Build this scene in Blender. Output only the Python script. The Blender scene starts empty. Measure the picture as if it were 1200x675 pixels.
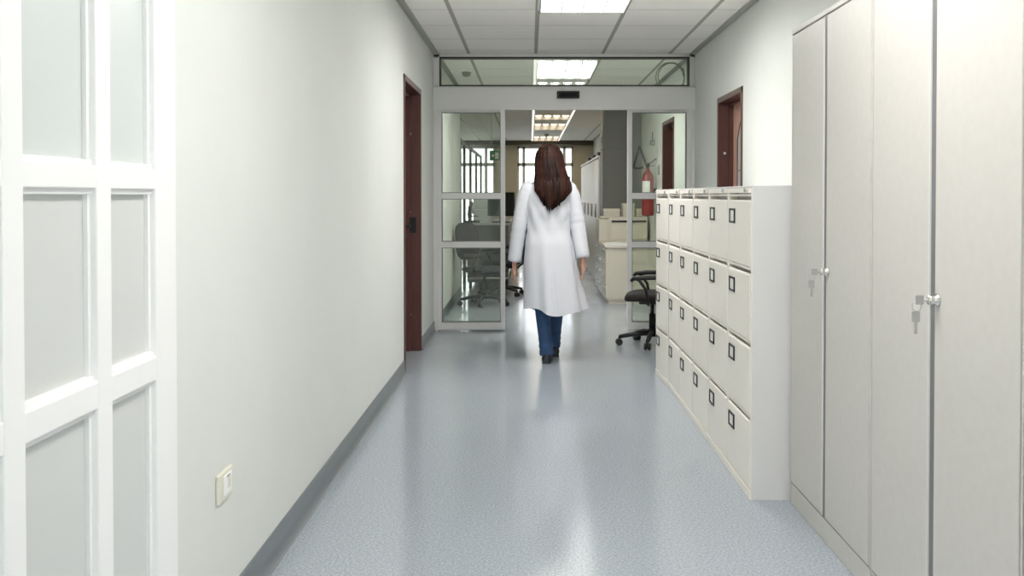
import bpy, bmesh, math, random
from mathutils import Vector, Matrix
random.seed(7)
C = bpy.context.scene.collection
PI = math.pi

# ------------------------------------------------------------------ materials
def lin(c):
    c = c / 255.0
    return c / 12.92 if c <= 0.04045 else ((c + 0.055) / 1.055) ** 2.4
def rgb(r, g, b): return (lin(r), lin(g), lin(b), 1.0)

def mat(name, col, rough=0.5, metal=0.0, spec=0.5, noise=0.0, nscale=40.0, bump=0.0, bscale=200.0, coat=0.0, stretch=(1, 1, 1)):
    m = bpy.data.materials.new(name); m.use_nodes = True
    nt = m.node_tree; p = nt.nodes['Principled BSDF']
    p.inputs['Base Color'].default_value = col
    p.inputs['Roughness'].default_value = rough
    p.inputs['Metallic'].default_value = metal
    p.inputs['Specular IOR Level'].default_value = spec
    p.inputs['Coat Weight'].default_value = coat
    if noise or bump:
        tc = nt.nodes.new('ShaderNodeTexCoord')
        mp = nt.nodes.new('ShaderNodeMapping'); mp.inputs['Scale'].default_value = stretch
        nt.links.new(tc.outputs['Object'], mp.inputs['Vector'])
    if noise:
        n = nt.nodes.new('ShaderNodeTexNoise'); n.inputs['Scale'].default_value = nscale
        n.inputs['Detail'].default_value = 3.0
        nt.links.new(mp.outputs['Vector'], n.inputs['Vector'])
        r = nt.nodes.new('ShaderNodeValToRGB')
        r.color_ramp.elements[0].position = 0.3; r.color_ramp.elements[1].position = 0.7
        r.color_ramp.elements[0].color = tuple(max(0, v * (1 - noise)) for v in col[:3]) + (1,)
        r.color_ramp.elements[1].color = tuple(min(1, v * (1 + noise)) for v in col[:3]) + (1,)
        nt.links.new(n.outputs['Fac'], r.inputs['Fac'])
        nt.links.new(r.outputs['Color'], p.inputs['Base Color'])
    if bump:
        n2 = nt.nodes.new('ShaderNodeTexNoise'); n2.inputs['Scale'].default_value = bscale
        nt.links.new(mp.outputs['Vector'], n2.inputs['Vector'])
        b = nt.nodes.new('ShaderNodeBump'); b.inputs['Strength'].default_value = bump
        b.inputs['Distance'].default_value = 0.002
        nt.links.new(n2.outputs['Fac'], b.inputs['Height'])
        nt.links.new(b.outputs['Normal'], p.inputs['Normal'])
    return m

def emit(name, col, s):
    m = bpy.data.materials.new(name); m.use_nodes = True
    nt = m.node_tree; nt.nodes.clear()
    e = nt.nodes.new('ShaderNodeEmission'); e.inputs['Color'].default_value = col; e.inputs['Strength'].default_value = s
    o = nt.nodes.new('ShaderNodeOutputMaterial'); nt.links.new(e.outputs[0], o.inputs[0])
    return m

def glass(name, tint, refl=0.12, ior=1.45):
    m = bpy.data.materials.new(name); m.use_nodes = True
    nt = m.node_tree; nt.nodes.clear()
    t = nt.nodes.new('ShaderNodeBsdfTransparent'); t.inputs['Color'].default_value = tint
    g = nt.nodes.new('ShaderNodeBsdfGlossy'); g.inputs['Roughness'].default_value = 0.02
    g.inputs['Color'].default_value = (0.95, 0.97, 0.95, 1)
    f = nt.nodes.new('ShaderNodeFresnel'); f.inputs['IOR'].default_value = ior
    mx = nt.nodes.new('ShaderNodeMixShader'); o = nt.nodes.new('ShaderNodeOutputMaterial')
    a = nt.nodes.new('ShaderNodeMath'); a.operation = 'ADD'; a.inputs[1].default_value = refl; a.use_clamp = True
    nt.links.new(f.outputs[0], a.inputs[0])
    nt.links.new(a.outputs[0], mx.inputs[0]); nt.links.new(t.outputs[0], mx.inputs[1]); nt.links.new(g.outputs[0], mx.inputs[2])
    nt.links.new(mx.outputs[0], o.inputs[0])
    return m

M = {}
M['wall'] = mat('wall_paint', (0.735, 0.752, 0.722, 1), 0.75, spec=0.25, noise=0.012, nscale=3, bump=0.06, bscale=260)
M['lab_wall'] = mat('cream_wall_paint', (0.62, 0.57, 0.44, 1), 0.8, spec=0.2)
M['tile'] = mat('ceiling_tile', (0.92, 0.905, 0.87, 1), 0.9, spec=0.1, noise=0.03, nscale=120)
M['tbar'] = mat('ceiling_grid', (0.40, 0.40, 0.35, 1), 0.6)
M['trimgrey'] = mat('grey_edge_trim', (0.36, 0.37, 0.33, 1), 0.6)
M['skirt'] = mat('vinyl_skirting', (0.17, 0.19, 0.205, 1), 0.28, spec=0.5, noise=0.05, nscale=150)
M['white'] = mat('white_gloss_paint', (0.94, 0.94, 0.94, 1), 0.35, spec=0.4)
M['whitemetal'] = mat('white_powder_metal', (0.86, 0.86, 0.84, 1), 0.4)
M['alu'] = mat('satin_aluminium_paint', (0.76, 0.755, 0.74, 1), 0.35, spec=0.5)
M['gasket'] = mat('dark_gasket', (0.03, 0.03, 0.028, 1), 0.5)
M['black'] = mat('black_plastic', (0.012, 0.012, 0.013, 1), 0.45)
M['blackfab'] = mat('black_chair_fabric', (0.016, 0.016, 0.018, 1), 0.9, noise=0.3, nscale=300)
M['brown'] = mat('dark_brown_frame', (0.105, 0.042, 0.036, 1), 0.42, noise=0.12, nscale=60, stretch=(1, 1, 0.1))
M['leafwood'] = mat('reddish_wood_leaf', (0.66, 0.40, 0.29, 1), 0.45, noise=0.12, nscale=40, stretch=(1, 1, 0.08))
M['filebody'] = mat('pale_grey_cabinet_paint', (0.70, 0.695, 0.69, 1), 0.4, bump=0.03, bscale=700)
M['filefront'] = mat('beige_drawer_paint', (0.92, 0.875, 0.805, 1), 0.42, bump=0.03, bscale=700)
M['cup'] = mat('warm_grey_cupboard_paint', (0.60, 0.575, 0.54, 1), 0.42, noise=0.02, nscale=30, bump=0.03, bscale=600)
M['cupedge'] = mat('grey_edge_strip', (0.17, 0.17, 0.18, 1), 0.4)
M['label'] = mat('white_paper_card', (0.85, 0.85, 0.82, 1), 0.8)
M['chrome'] = mat('chrome', (0.75, 0.74, 0.72, 1), 0.18, metal=1.0)
M['steel'] = mat('brushed_steel', (0.55, 0.55, 0.54, 1), 0.3, metal=1.0)
M['greyslab'] = mat('grey_laminate', (0.235, 0.235, 0.215, 1), 0.5)
M['cream'] = mat('cream_laminate', (0.70, 0.66, 0.55, 1), 0.45)
M['printer'] = mat('cream_plastic', (0.66, 0.62, 0.52, 1), 0.5)
M['red'] = mat('extinguisher_red', (0.27, 0.008, 0.010, 1), 0.35)
M['green'] = mat('sign_green', (0.03, 0.24, 0.10, 1), 0.5)
M['socket'] = mat('cream_socket_plastic', (0.78, 0.75, 0.64, 1), 0.35)
M['skin'] = mat('skin', (0.55, 0.30, 0.22, 1), 0.55)
M['coat'] = mat('white_cotton', (0.70, 0.71, 0.765, 1), 0.85, spec=0.2, bump=0.10, bscale=60)
M['denim'] = mat('blue_denim', (0.030, 0.072, 0.165, 1), 0.85, noise=0.25, nscale=14, bump=0.2, bscale=300)
M['shoe'] = mat('dark_shoe_leather', (0.012, 0.016, 0.03, 1), 0.45)
M['hair'] = mat('brown_hair', (0.027, 0.0088, 0.0055, 1), 0.6, spec=0.2, noise=0.85, nscale=30, bump=0.6, bscale=55, stretch=(1, 1, 0.06))
M['lamp_warm'] = emit('warm_lamp_glow', (1.0, 0.83, 0.56, 1), 5.5)
M['strip_glow'] = emit('strip_glow', (1.0, 0.97, 0.90, 1), 1.1)
M['louvre'] = mat('louvre_aluminium', (0.33, 0.33, 0.34, 1), 0.4)
M['lamp'] = emit('lamp_glow', (1.0, 0.985, 0.95, 1), 26.0)
M['pane'] = glass('partition_glass', (0.90, 0.935, 0.885, 1), 0.015)
M['winpane'] = glass('window_glass', (0.97, 0.98, 0.98, 1), 0.0)
M['frost_high'] = mat('frosted_pane_cool', (0.655, 0.695, 0.685, 1), 0.30, spec=0.35)
M['frost'] = mat('frosted_pane', (0.665, 0.68, 0.67, 1), 0.30, spec=0.35)

def floor_mat():
    m = bpy.data.materials.new('speckled_vinyl_floor'); m.use_nodes = True
    nt = m.node_tree; p = nt.nodes['Principled BSDF']
    tc = nt.nodes.new('ShaderNodeTexCoord')
    n = nt.nodes.new('ShaderNodeTexNoise'); n.inputs['Scale'].default_value = 110; n.inputs['Detail'].default_value = 4
    n3 = nt.nodes.new('ShaderNodeTexNoise'); n3.inputs['Scale'].default_value = 1.1; n3.inputs['Detail'].default_value = 4
    for k in (n, n3): nt.links.new(tc.outputs['Object'], k.inputs['Vector'])
    r = nt.nodes.new('ShaderNodeValToRGB')
    r.color_ramp.elements[0].position = 0.36; r.color_ramp.elements[1].position = 0.64
    r.color_ramp.elements[0].color = (0.30, 0.342, 0.395, 1); r.color_ramp.elements[1].color = (0.45, 0.485, 0.525, 1)
    nt.links.new(n.outputs['Fac'], r.inputs['Fac']); nt.links.new(r.outputs['Color'], p.inputs['Base Color'])
    rr = nt.nodes.new('ShaderNodeMapRange'); rr.inputs['From Min'].default_value = 0.3; rr.inputs['From Max'].default_value = 0.7
    rr.inputs['To Min'].default_value = 0.10; rr.inputs['To Max'].default_value = 0.20
    nt.links.new(n3.outputs['Fac'], rr.inputs['Value']); nt.links.new(rr.outputs['Result'], p.inputs['Roughness'])
    n4 = nt.nodes.new('ShaderNodeTexNoise'); n4.inputs['Scale'].default_value = 9.0
    nt.links.new(tc.outputs['Object'], n4.inputs['Vector'])
    b = nt.nodes.new('ShaderNodeBump'); b.inputs['Strength'].default_value = 0.03; b.inputs['Distance'].default_value = 0.01
    nt.links.new(n4.outputs['Fac'], b.inputs['Height']); nt.links.new(b.outputs['Normal'], p.inputs['Normal'])
    p.inputs['Specular IOR Level'].default_value = 0.6
    return m
M['floor'] = floor_mat()

# ------------------------------------------------------------------ mesh helpers
class MB:
    def __init__(self): self.bm = bmesh.new(); self.smooth_faces = set()
    def box(self, x0, x1, y0, y1, z0, z1, bev=0.0, seg=2, m=0):
        b = bmesh.new()
        bmesh.ops.create_cube(b, size=1.0)
        bmesh.ops.scale(b, vec=(abs(x1 - x0), abs(y1 - y0), abs(z1 - z0)), verts=b.verts)
        bmesh.ops.translate(b, vec=((x0 + x1) / 2, (y0 + y1) / 2, (z0 + z1) / 2), verts=b.verts)
        if bev:
            bmesh.ops.bevel(b, geom=list(b.edges), offset=bev, segments=seg, affect='EDGES', profile=0.5)
        self._merge(b, m); return self
    def _merge(self, b, m=0, smooth=False):
        vm = {}
        for v in b.verts: vm[v] = self.bm.verts.new(v.co)
        for f in b.faces:
            try:
                nf = self.bm.faces.new([vm[v] for v in f.verts]); nf.material_index = m; nf.smooth = smooth or f.smooth
            except ValueError: pass
        b.free()
    def tube(self, pts, r, seg=12, m=0, caps=True):
        """swept round tube along points; r a number or one radius per point"""
        pts = [Vector(p) for p in pts]; n = len(pts)
        rs = r if isinstance(r, (list, tuple)) else [r] * n
        rings = []; up = None
        for i, p in enumerate(pts):
            t = (pts[min(i + 1, n - 1)] - pts[max(i - 1, 0)]).normalized()
            if up is None: up = Vector((0, 0, 1)) if abs(t.z) < 0.9 else Vector((1, 0, 0))
            a = t.cross(up)
            if a.length < 1e-5: a = t.cross(Vector((1, 0.2, 0)))
            a.normalize(); b = a.cross(t).normalized(); up = b
            rings.append([p + (a * math.cos(2 * PI * k / seg) + b * math.sin(2 * PI * k / seg)) * rs[i] for k in range(seg)])
        self.loft(rings, m, caps); return self
    def loft(self, rings, m=0, caps=True, smooth=True):
        vr = [[self.bm.verts.new(p) for p in r] for r in rings]
        n = len(rings[0])
        for i in range(len(vr) - 1):
            for k in range(n):
                f = self.bm.faces.new((vr[i][k], vr[i][(k + 1) % n], vr[i + 1][(k + 1) % n], vr[i + 1][k]))
                f.smooth = smooth; f.material_index = m
        if caps:
            for r in (vr[0], vr[-1]):
                try:
                    f = self.bm.faces.new(r); f.material_index = m
                except ValueError: pass
        return self
    def cyl(self, p0, p1, r, seg=20, m=0, r1=None):
        return self.tube([p0, p1], [r, r if r1 is None else r1], seg, m)
    def lathe(self, prof, seg=32, center=(0, 0, 0), m=0):
        c = Vector(center)
        rings = [[c + Vector((r * math.cos(2 * PI * k / seg), r * math.sin(2 * PI * k / seg), z)) for k in range(seg)] for r, z in prof]
        return self.loft(rings, m, True)
    def prism(self, poly, axis, a0, a1, m=0, smooth=False):
        """polygon of 2-D points extruded along an axis ('x': (y,z), 'y': (x,z), 'z': (x,y))"""
        def P(u, v, a):
            return (a, u, v) if axis == 'x' else (u, a, v) if axis == 'y' else (u, v, a)
        self.loft([[P(u, v, a0) for u, v in poly], [P(u, v, a1) for u, v in poly]], m, True, smooth); return self
    def xform(self, mx): self.bm.transform(mx); return self
    def build(self, name, mats, parent=None, loc=None, bevel=0.0):
        bmesh.ops.recalc_face_normals(self.bm, faces=self.bm.faces)
        me = bpy.data.meshes.new(name); self.bm.to_mesh(me); self.bm.free()
        for mm in (mats if isinstance(mats, (list, tuple)) else [mats]): me.materials.append(mm)
        o = bpy.data.objects.new(name, me); C.objects.link(o)
        if parent: o.parent = parent
        if loc: o.location = loc
        if bevel:
            bv = o.modifiers.new('edge_round', 'BEVEL'); bv.width = bevel; bv.segments = 2; bv.limit_method = 'ANGLE'
        return o

def tag(o, label=None, cat=None, group=None, kind=None):
    if label: o['label'] = label
    if cat: o['category'] = cat
    if group: o['group'] = group
    if kind: o['kind'] = kind
    return o
def thing(name, label, cat, loc=(0, 0, 0), rz=0, group=None):
    o = bpy.data.objects.new(name, None); C.objects.link(o)
    o.location = loc; o.rotation_euler = (0, 0, rz); o.empty_display_size = 0.1
    return tag(o, label, cat, group)
def dup(root, loc, rz=None, label=None):
    r = root.copy(); C.objects.link(r); r.location = loc
    if rz is not None: r.rotation_euler = (0, 0, rz)
    if label: r['label'] = label
    for ch in list(root.children):
        c = ch.copy(); C.objects.link(c); c.parent = r
        for g in list(ch.children):
            d = g.copy(); C.objects.link(d); d.parent = c
    return r
def struct(name, mb, m, parent=None, bevel=0.0):
    o = mb.build(name, m, parent, bevel=bevel)
    if parent is None: o['kind'] = 'structure'
    return o

# ------------------------------------------------------------------ room dimensions
XL, XR = -0.90, 1.54          # corridor walls
YB, YF = -4.0, 22.9           # behind the viewer / end wall of the laboratory
YP = 8.83                     # glazed partition
H = 2.60
XW, YW = -2.60, 12.2          # the laboratory widens here

# floor
struct('floor', MB().box(XW - .3, XR + .3, YB - .3, YF + .3, -0.10, 0.0), M['floor'])

# walls
w = MB()
T = 0.25
w.box(XL - T, XL, YB, 1.22, 0, H + .1)
w.box(XL - T, XL, 1.22, 2.38, 2.33, H + .1)
w.box(XL - T, XL, 2.38, 6.69, 0, H + .1)
w.box(XL - T, XL, 6.69, 7.73, 2.145, H + .1)
w.box(XL - T, XL, 7.73, YW, 0, H + .1)
w.box(XW - .1, XL - T, YW - .12, YW, 0, H + .1)
w.box(XW - .1, XW, YW, YF, 0, H + .1)
struct('wall_left', w, M['wall'])
w = MB()
w.box(XR, XR + T, YB, 6.80, 0, H + .1)
w.box(XR, XR + T, 6.80, 7.70, 2.07, H + .1)
w.box(XR, XR + T, 7.70, 10.03, 0, H + .1)
w.box(XR, XR + T, 10.03, 10.90, 2.12, H + .1)
w.box(XR, XR + T, 10.90, YF, 0, H + .1)
struct('wall_right', w, M['wall'])
w = MB()                                                 # unseen wall behind the viewer; its window is added for fill daylight
w.box(XL - T, XL + .15, YB - .15, YB, 0, H + .1); w.box(XR - .15, XR + T, YB - .15, YB, 0, H + .1)
w.box(XL + .15, XR - .15, YB - .15, YB, 0, .5); w.box(XL + .15, XR - .15, YB - .15, YB, 2.4, H + .1)
struct('wall_front', w, M['wall'])
f = MB(); xm = (XL + XR) / 2
for a in (XL + .15, xm - .03, XR - .21): f.box(a, a + .06, YB - .11, YB - .04, .5, 2.4)
f.box(XL + .15, XR - .15, YB - .11, YB - .04, .5, .56); f.box(XL + .15, XR - .15, YB - .11, YB - .04, 2.34, 2.4)
wf = struct('window_6', f, M['white'])
MB().box(XL + .18, XR - .18, YB - .08, YB - .07, .53, 2.37).build('pane', M['winpane'], wf)
# end wall with two window openings
WINS = [(-2.30, -0.85), (-0.31, 1.06)]
WZ0, WZ1 = 0.55, 2.47
w = MB()
xs = XW - .1
for a, b in WINS:
    w.box(xs, a, YF, YF + .3, 0, H + .1); w.box(a, b, YF, YF + .3, 0, WZ0); w.box(a, b, YF, YF + .3, WZ1, H + .1); xs = b
w.box(xs, XR + T, YF, YF + .3, 0, H + .1)
struct('wall_back', w, M['lab_wall'])

# skirting with a coved foot
def skirt_profile(x, s, h=0.10):
    p = [(x, 0), (x + s * .030, 0), (x + s * .020, .005), (x + s * .011, .016), (x + s * .007, .040), (x + s * .006, h - .004), (x + s * .003, h), (x, h)]
    return p
b = MB()
for y0, y1 in ((YB, 1.22), (2.38, 6.69), (7.73, 8.78), (8.88, YW)): b.prism(skirt_profile(XL, 1), 'y', y0, y1)
struct('baseboard_left', b, M['skirt'])
b = MB()
for y0, y1 in ((YB, 6.80), (7.70, 8.78), (8.88, 10.03), (10.9, YF)): b.prism(skirt_profile(XR, -1), 'y', y0, y1)
struct('baseboard_right', b, M['skirt'])

# ------------------------------------------------------------------ ceiling tiles, luminaire recesses
GX = [-2.6, -2.445, -1.82, -1.195, -0.57, 0.055, 0.68, 1.305, 1.54]
GY = [6.71 + .625 * k for k in range(-18, 27)]
LUM = [(-2.04, 2), (1.71, 2), (5.46, 2), (9.21, 2), (12.96, 2), (15.46, 1), (17.335, 2), (21.085, 2)]   # start, tiles long
def in_lum(x0, yc):
    if abs(x0 - 0.055) > .01: return False
    return any(s < yc < s + .625 * n for s, n in LUM)
c = MB()
ys = [YB] + [y for y in GY if YB < y < YF] + [YF]
for i in range(len(ys) - 1):
    y0, y1 = ys[i], ys[i + 1]
    xs_ = GX if y0 > YW - .5 else [XL] + [x for x in GX if x > XL]
    for k in range(len(xs_) - 1):
        x0, x1 = xs_[k], xs_[k + 1]
        if in_lum(x0, (y0 + y1) / 2): continue
        c.box(x0, x1, y0, y1, H + .0012, H + .06, m=1)
        c.box(x0 + .016, x1 - .016, y0 + .008, y1 - .008, H, H + .006, m=0)
struct('ceiling', c, [M['tile'], M['tbar']])
t = MB()
for y0, y1 in ((YB, YP - .06), (YP + .06, YW)): t.box(XL, XL + .05, y0, y1, H - .012, H + .002)
for y0, y1 in ((YB, YP - .06), (YP + .06, YF)): t.box(XR - .05, XR, y0, y1, H - .012, H + .002)
struct('trim_1', t, M['trimgrey'], bevel=.003)
for x, lb in ((0.055, 'slim white light strip on the ceiling that starts above the transom glass'), (0.68, 'slim white light strip beside the laboratory lamps, on the white cabinet side')):
    r = thing('light_strip', lb, 'light strip', (x, 0, H), 0, 'light strips in the laboratory ceiling')
    ya = YP + .07 if x < .5 else 12.0
    MB().box(-.022, .022, ya, 22.4, -.020, .003).build('channel', M['whitemetal'], r)
    MB().box(-.016, .016, ya + .01, 22.39, -.026, -.018).build('diffuser', M['strip_glow'], r)
t = MB().box(XW, XR, 22.62, 22.88, H - .10, H)  # dark band along the ceiling at the end wall
struct('trim_3', t, mat('dark_top_trim', (0.10, 0.085, 0.06, 1), .6))

def luminaire(y0, n, label, proto={}, group=None):
    L = .625 * n
    key = (n, y0 > 10); lm = M['lamp_warm'] if y0 > 10 else M['lamp']
    if key in proto:
        return dup(proto[key], (0.3675, y0 + L / 2, H), label=label)
    r = thing('ceiling_light', label, 'ceiling light', (0.3675, y0 + L / 2, H))
    W = .3125; l = L / 2
    h = MB()
    for sx in (-1, 1): h.box(sx * W, sx * (W - .018), -l, l, -.006, .10)
    for sy in (-1, 1): h.box(-W, W, sy * l, sy * (l - .018), -.006, .10)
    h.box(-W, W, -l, l, .092, .10)
    h.build('housing', M['whitemetal'], r)
    for k in range(4):
        xc = -W + .018 + (2 * W - .036) * (k + .5) / 4
        MB().prism([(xc - .052, .0), (xc - .03, .03), (xc + .03, .03), (xc + .052, .0), (xc + .038, -.026), (xc - .038, -.026)], 'y', -l + .03, l - .03).build('lamp_tube', lm, r)
    g = MB()
    for k in range(5):
        xc = -W + .018 + (2 * W - .036) * k / 4
        g.prism([(xc - .007, .02), (xc + .007, .02), (xc + .003, -.034), (xc - .003, -.034)], 'y', -l + .018, l - .018)
    nb = 10 * n
    for k in range(1, nb):
        yc = -l + L * k / nb
        g.box(-W + .018, W - .018, yc - .0012, yc + .0012, -.032, .004)
    g.build('louvre', M['louvre'], r)
    proto[key] = r
    return r
LL = ['white louvred ceiling light over the near corridor, out of the picture', 'white louvred ceiling light above the foot of the corridor, out of the picture',
      'louvred ceiling light on this side of the glass partition, cut by the top edge', 'louvred ceiling light seen through the long transom glass',
      'louvred ceiling light hidden behind the door header', 'first louvred light in the laboratory ceiling seen below the header',
      'middle louvred light in the laboratory ceiling between the first and the window one', 'last louvred light in the laboratory ceiling beside the end window']
for (y0, n), lb in zip(LUM, LL): luminaire(y0, n, lb)

# ------------------------------------------------------------------ glazed screen on the corridor side (white framed)
fr = MB()
posts = [(1.235, 1.303), (1.578, 1.648), (1.925, 1.993), (2.228, 2.295)]
x0, x1 = XL - .07, XL + .012
for a, b_ in posts: fr.box(x0, x1, a, b_, 0, 2.33, bev=.004)
fr.box(x0, x1 - .009, 1.22, 1.26, 0, 2.33); fr.box(x0, x1 - .009, 2.29, 2.38, 0, 2.33, bev=.003)
RAILS = [(0.0, .12), (.825, .906), (1.279, 1.350), (2.24, 2.33)]
for k in range(3):
    a, b_ = posts[k][1], posts[k + 1][0]
    for z0, z1 in RAILS:
        fr.box(x0, x1 - .001, a - .004, b_ + .004, z0 + .012, z1 - .012, bev=.003)
        fr.box(x0, x1 - .010, a - .004, b_ + .004, z0, z1, bev=.003)
    for i in range(3):                                  # glazing beads on the upright edges
        z0, z1 = RAILS[i][1], RAILS[i + 1][0]
        fr.box(x0, x1 - .014, a, a + .012, z0, z1); fr.box(x0, x1 - .014, b_ - .012, b_, z0, z1)
w1 = struct('window_1', fr, M['white'])
for k in range(3):
    a, b_ = posts[k][1], posts[k + 1][0]
    for i in range(3):
        MB().box(XL - .020, XL - .012, a - .01, b_ + .01, RAILS[i][1] - .01, RAILS[i + 1][0] + .01).build('pane', M['frost_high'] if i == 2 else M['frost'], w1)

# ------------------------------------------------------------------ doors in the side walls
def brown_frame(X, s, y0, y1, ztop, depth=.13):
    """lining of a wall opening; s=-1 wall on the left, +1 on the right"""
    d = MB()
    xa, xb = X + s * depth, X - s * .008
    d.box(xa, xb, y0, y0 + .045, 0, ztop, bev=.004); d.box(xa, xb, y1 - .045, y1, 0, ztop, bev=.004)
    d.box(xa, xb, y0, y1, ztop - .045, ztop, bev=.004)
    xs2, xe2 = X + s * depth, X + s * (depth - .045)      # rebate
    d.box(xs2, xe2, y0 + .04, y0 + .06, 0, ztop - .04); d.box(xs2, xe2, y1 - .06, y1 - .04, 0, ztop - .04); d.box(xs2, xe2, y0 + .04, y1 - .04, ztop - .06, ztop - .04)
    return d
d1 = struct('door_1', brown_frame(XL, -1, 6.69, 7.73, 2.145), M['brown'])
MB().box(XL - .175, XL - .13, 6.73, 7.69, .005, 2.10, bev=.003).build('door_leaf', M['brown'], d1)
hd = MB()
hd.box(XL - .13, XL - .122, 7.52, 7.57, 1.0 - .03, 1.0 + .14, bev=.003)
hd.cyl((XL - .122, 7.545, 1.03), (XL - .062, 7.545, 1.03), .011)
hd.tube([(XL - .066, 7.545, 1.03), (XL - .062, 7.50, 1.03), (XL - .062, 7.41, 1.028)], .010)
hd.cyl((XL - .122, 7.545, .95), (XL - .095, 7.545, .95), .016)
hd.build('door_handle', M['black'], d1)
sp = MB().box(XL - .12, XL - .03, 7.680, 7.6860, .97, 1.10, bev=.002); sp.build('strike_plate', M['black'], d1)
for z in (.30, 1.14, 1.78):
    MB().cyl((XL - .075, 7.686, z), (XL - .075, 7.676, z), .011).build('frame_screw', M['chrome'], d1)

d2 = struct('door_2', brown_frame(XR, 1, 6.80, 7.70, 2.07), M['brown'])
lf = MB()                                                # leaf with an octagonal-topped light
lx0, lx1 = XR + .115, XR + .155
gy0, gy1, gz0, gz1, ch = 6.99, 7.50, .95, 1.86, .11
lf.box(lx0, lx1, 6.84, gy0, .005, 2.02); lf.box(lx0, lx1, gy1, 7.66, .005, 2.02)
lf.box(lx0, lx1, gy0, gy1, .005, gz0); lf.box(lx0, lx1, gy0, gy1, gz1, 2.02)
lf.prism([(gy0, gz1), (gy0 + ch, gz1), (gy0, gz1 - ch * 1.3)], 'x', lx0, lx1); lf.prism([(gy1, gz1), (gy1 - ch, gz1), (gy1, gz1 - ch * 1.3)], 'x', lx0, lx1)
lf.build('door_leaf', M['leafwood'], d2)
oct_ = [(gy0, gz0), (gy1, gz0), (gy1, gz1 - ch * 1.3), (gy1 - ch, gz1), (gy0 + ch, gz1), (gy0, gz1 - ch * 1.3)]
bd = MB()
for k in range(6):
    p, q = oct_[k], oct_[(k + 1) % 6]
    bd.tube([(lx0 + .002, p[0], p[1]), (lx0 + .002, q[0], q[1])], .005, 8)
bd.build('glazing_bead', M['brown'], d2)
MB().prism(oct_, 'x', lx0 + .004, lx0 + .010).build('pane', M['frost'], d2)
MB().box(lx0 + .001, lx0 + .006, gy0, gy1, 1.47, 1.478).build('glazing_bar', M['cupedge'], d2)
MB().cyl((XR + .045, 7.656, 1.62), (XR + .045, 7.646, 1.62), .011).build('frame_screw', M['chrome'], d2)

d3 = struct('door_3', brown_frame(XR, 1, 10.03, 10.90, 2.12), M['brown'])
MB().box(XR + .13, XR + .17, 10.07, 10.86, .005, 2.08).build('door_leaf', M['brown'], d3)
MB().cyl((XR + .05, 10.856, 1.6), (XR + .05, 10.846, 1.6), .011).build('frame_screw', M['chrome'], d3)

# ------------------------------------------------------------------ glazed partition with the automatic sliding door
ZH0, ZH1 = 2.085, 2.285      # header
hb = MB().box(XL, XR, YP - .09, YP + .09, ZH0, ZH1, bev=.004)
hb.box(XL, XL + .03, YP - .05, YP + .05, 0, ZH0); hb.box(XR - .03, XR, YP - .05, YP + .05, 0, ZH0)
hb.box(XL, XR, YP - .095, YP - .088, ZH0 - .010, ZH0 + .012)
struct('trim_4', hb, M['alu'])
tr = MB()
tr.box(XL, XL + .055, YP - .04, YP + .04, ZH1, H); tr.box(XR - .05, XR, YP - .04, YP + .04, ZH1, H)
tr.box(XL, XR, YP - .04, YP + .04, H - .030, H); tr.box(XL, XR, YP - .04, YP + .04, ZH1, ZH1 + .012)
w2 = struct('window_2', tr, M['alu'])
ga = MB()
g = .012; ax0, ax1, az0, az1 = XL + .055, XR - .05, ZH1 + .012, H - .030
ga.box(ax0, ax1, YP - .045, YP + .045, az0, az0 + g); ga.box(ax0, ax1, YP - .045, YP + .045, az1 - g, az1)
ga.box(ax0, ax0 + g, YP - .045, YP + .045, az0, az1); ga.box(ax1 - g, ax1, YP - .045, YP + .045, az0, az1)
ga.build('gasket', M['gasket'], w2)
MB().box(ax0 + .004, ax1 - .004, YP - .004, YP + .004, az0 + .004, az1 - .004).build('pane', M['pane'], w2)

def sliding_leaf(name, xa, xb):
    f = MB(); s = .042; y0, y1 = YP - .03, YP + .03
    f.box(xa, xa + s, y0, y1, .012, ZH0, bev=.003); f.box(xb - s, xb, y0, y1, .012, ZH0, bev=.003)
    f.box(xa, xb, y0 - .001, y1 + .001, .012, .085, bev=.012, seg=3)
    for z0, z1 in ((.787, .843), (1.245, 1.30), (2.055, ZH0)): f.box(xa + s - .004, xb - s + .004, y0 + .003, y1 - .003, z0, z1)
    o = struct(name, f, M['alu'])
    gk = MB()
    for z0, z1 in ((.085, .787), (.843, 1.245), (1.30, 2.055)):
        for (p, q, r_, t_) in ((xa + s, xa + s + .006, z0, z1), (xb - s - .006, xb - s, z0, z1), (xa + s, xb - s, z0, z0 + .006), (xa + s, xb - s, z1 - .006, z1)):
            gk.box(p, q, y0 + .004, y1 - .004, r_, t_)
        MB().box(xa + s, xb - s, YP - .004, YP + .004, z0, z1).build('pane', M['pane'], o)
    gk.build('gasket', M['cupedge'], o)
    return o
sliding_leaf('door_4', XL + .03, -0.233)
sliding_leaf('door_5', 0.916, XR - .03)

sn = thing('motion_sensor', 'black motion sensor box on the header above the sliding door', 'sensor', (0.355, YP - .09, 2.21))
MB().box(-.105, .105, -.045, 0, -.034, .034, bev=.008).build('casing', M['black'], sn)
MB().box(-.085, .085, -.048, -.044, -.022, .016, bev=.001).build('lens', mat('smoked_lens', (.012, .012, .013, 1), .6, spec=.2), sn)

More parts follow.
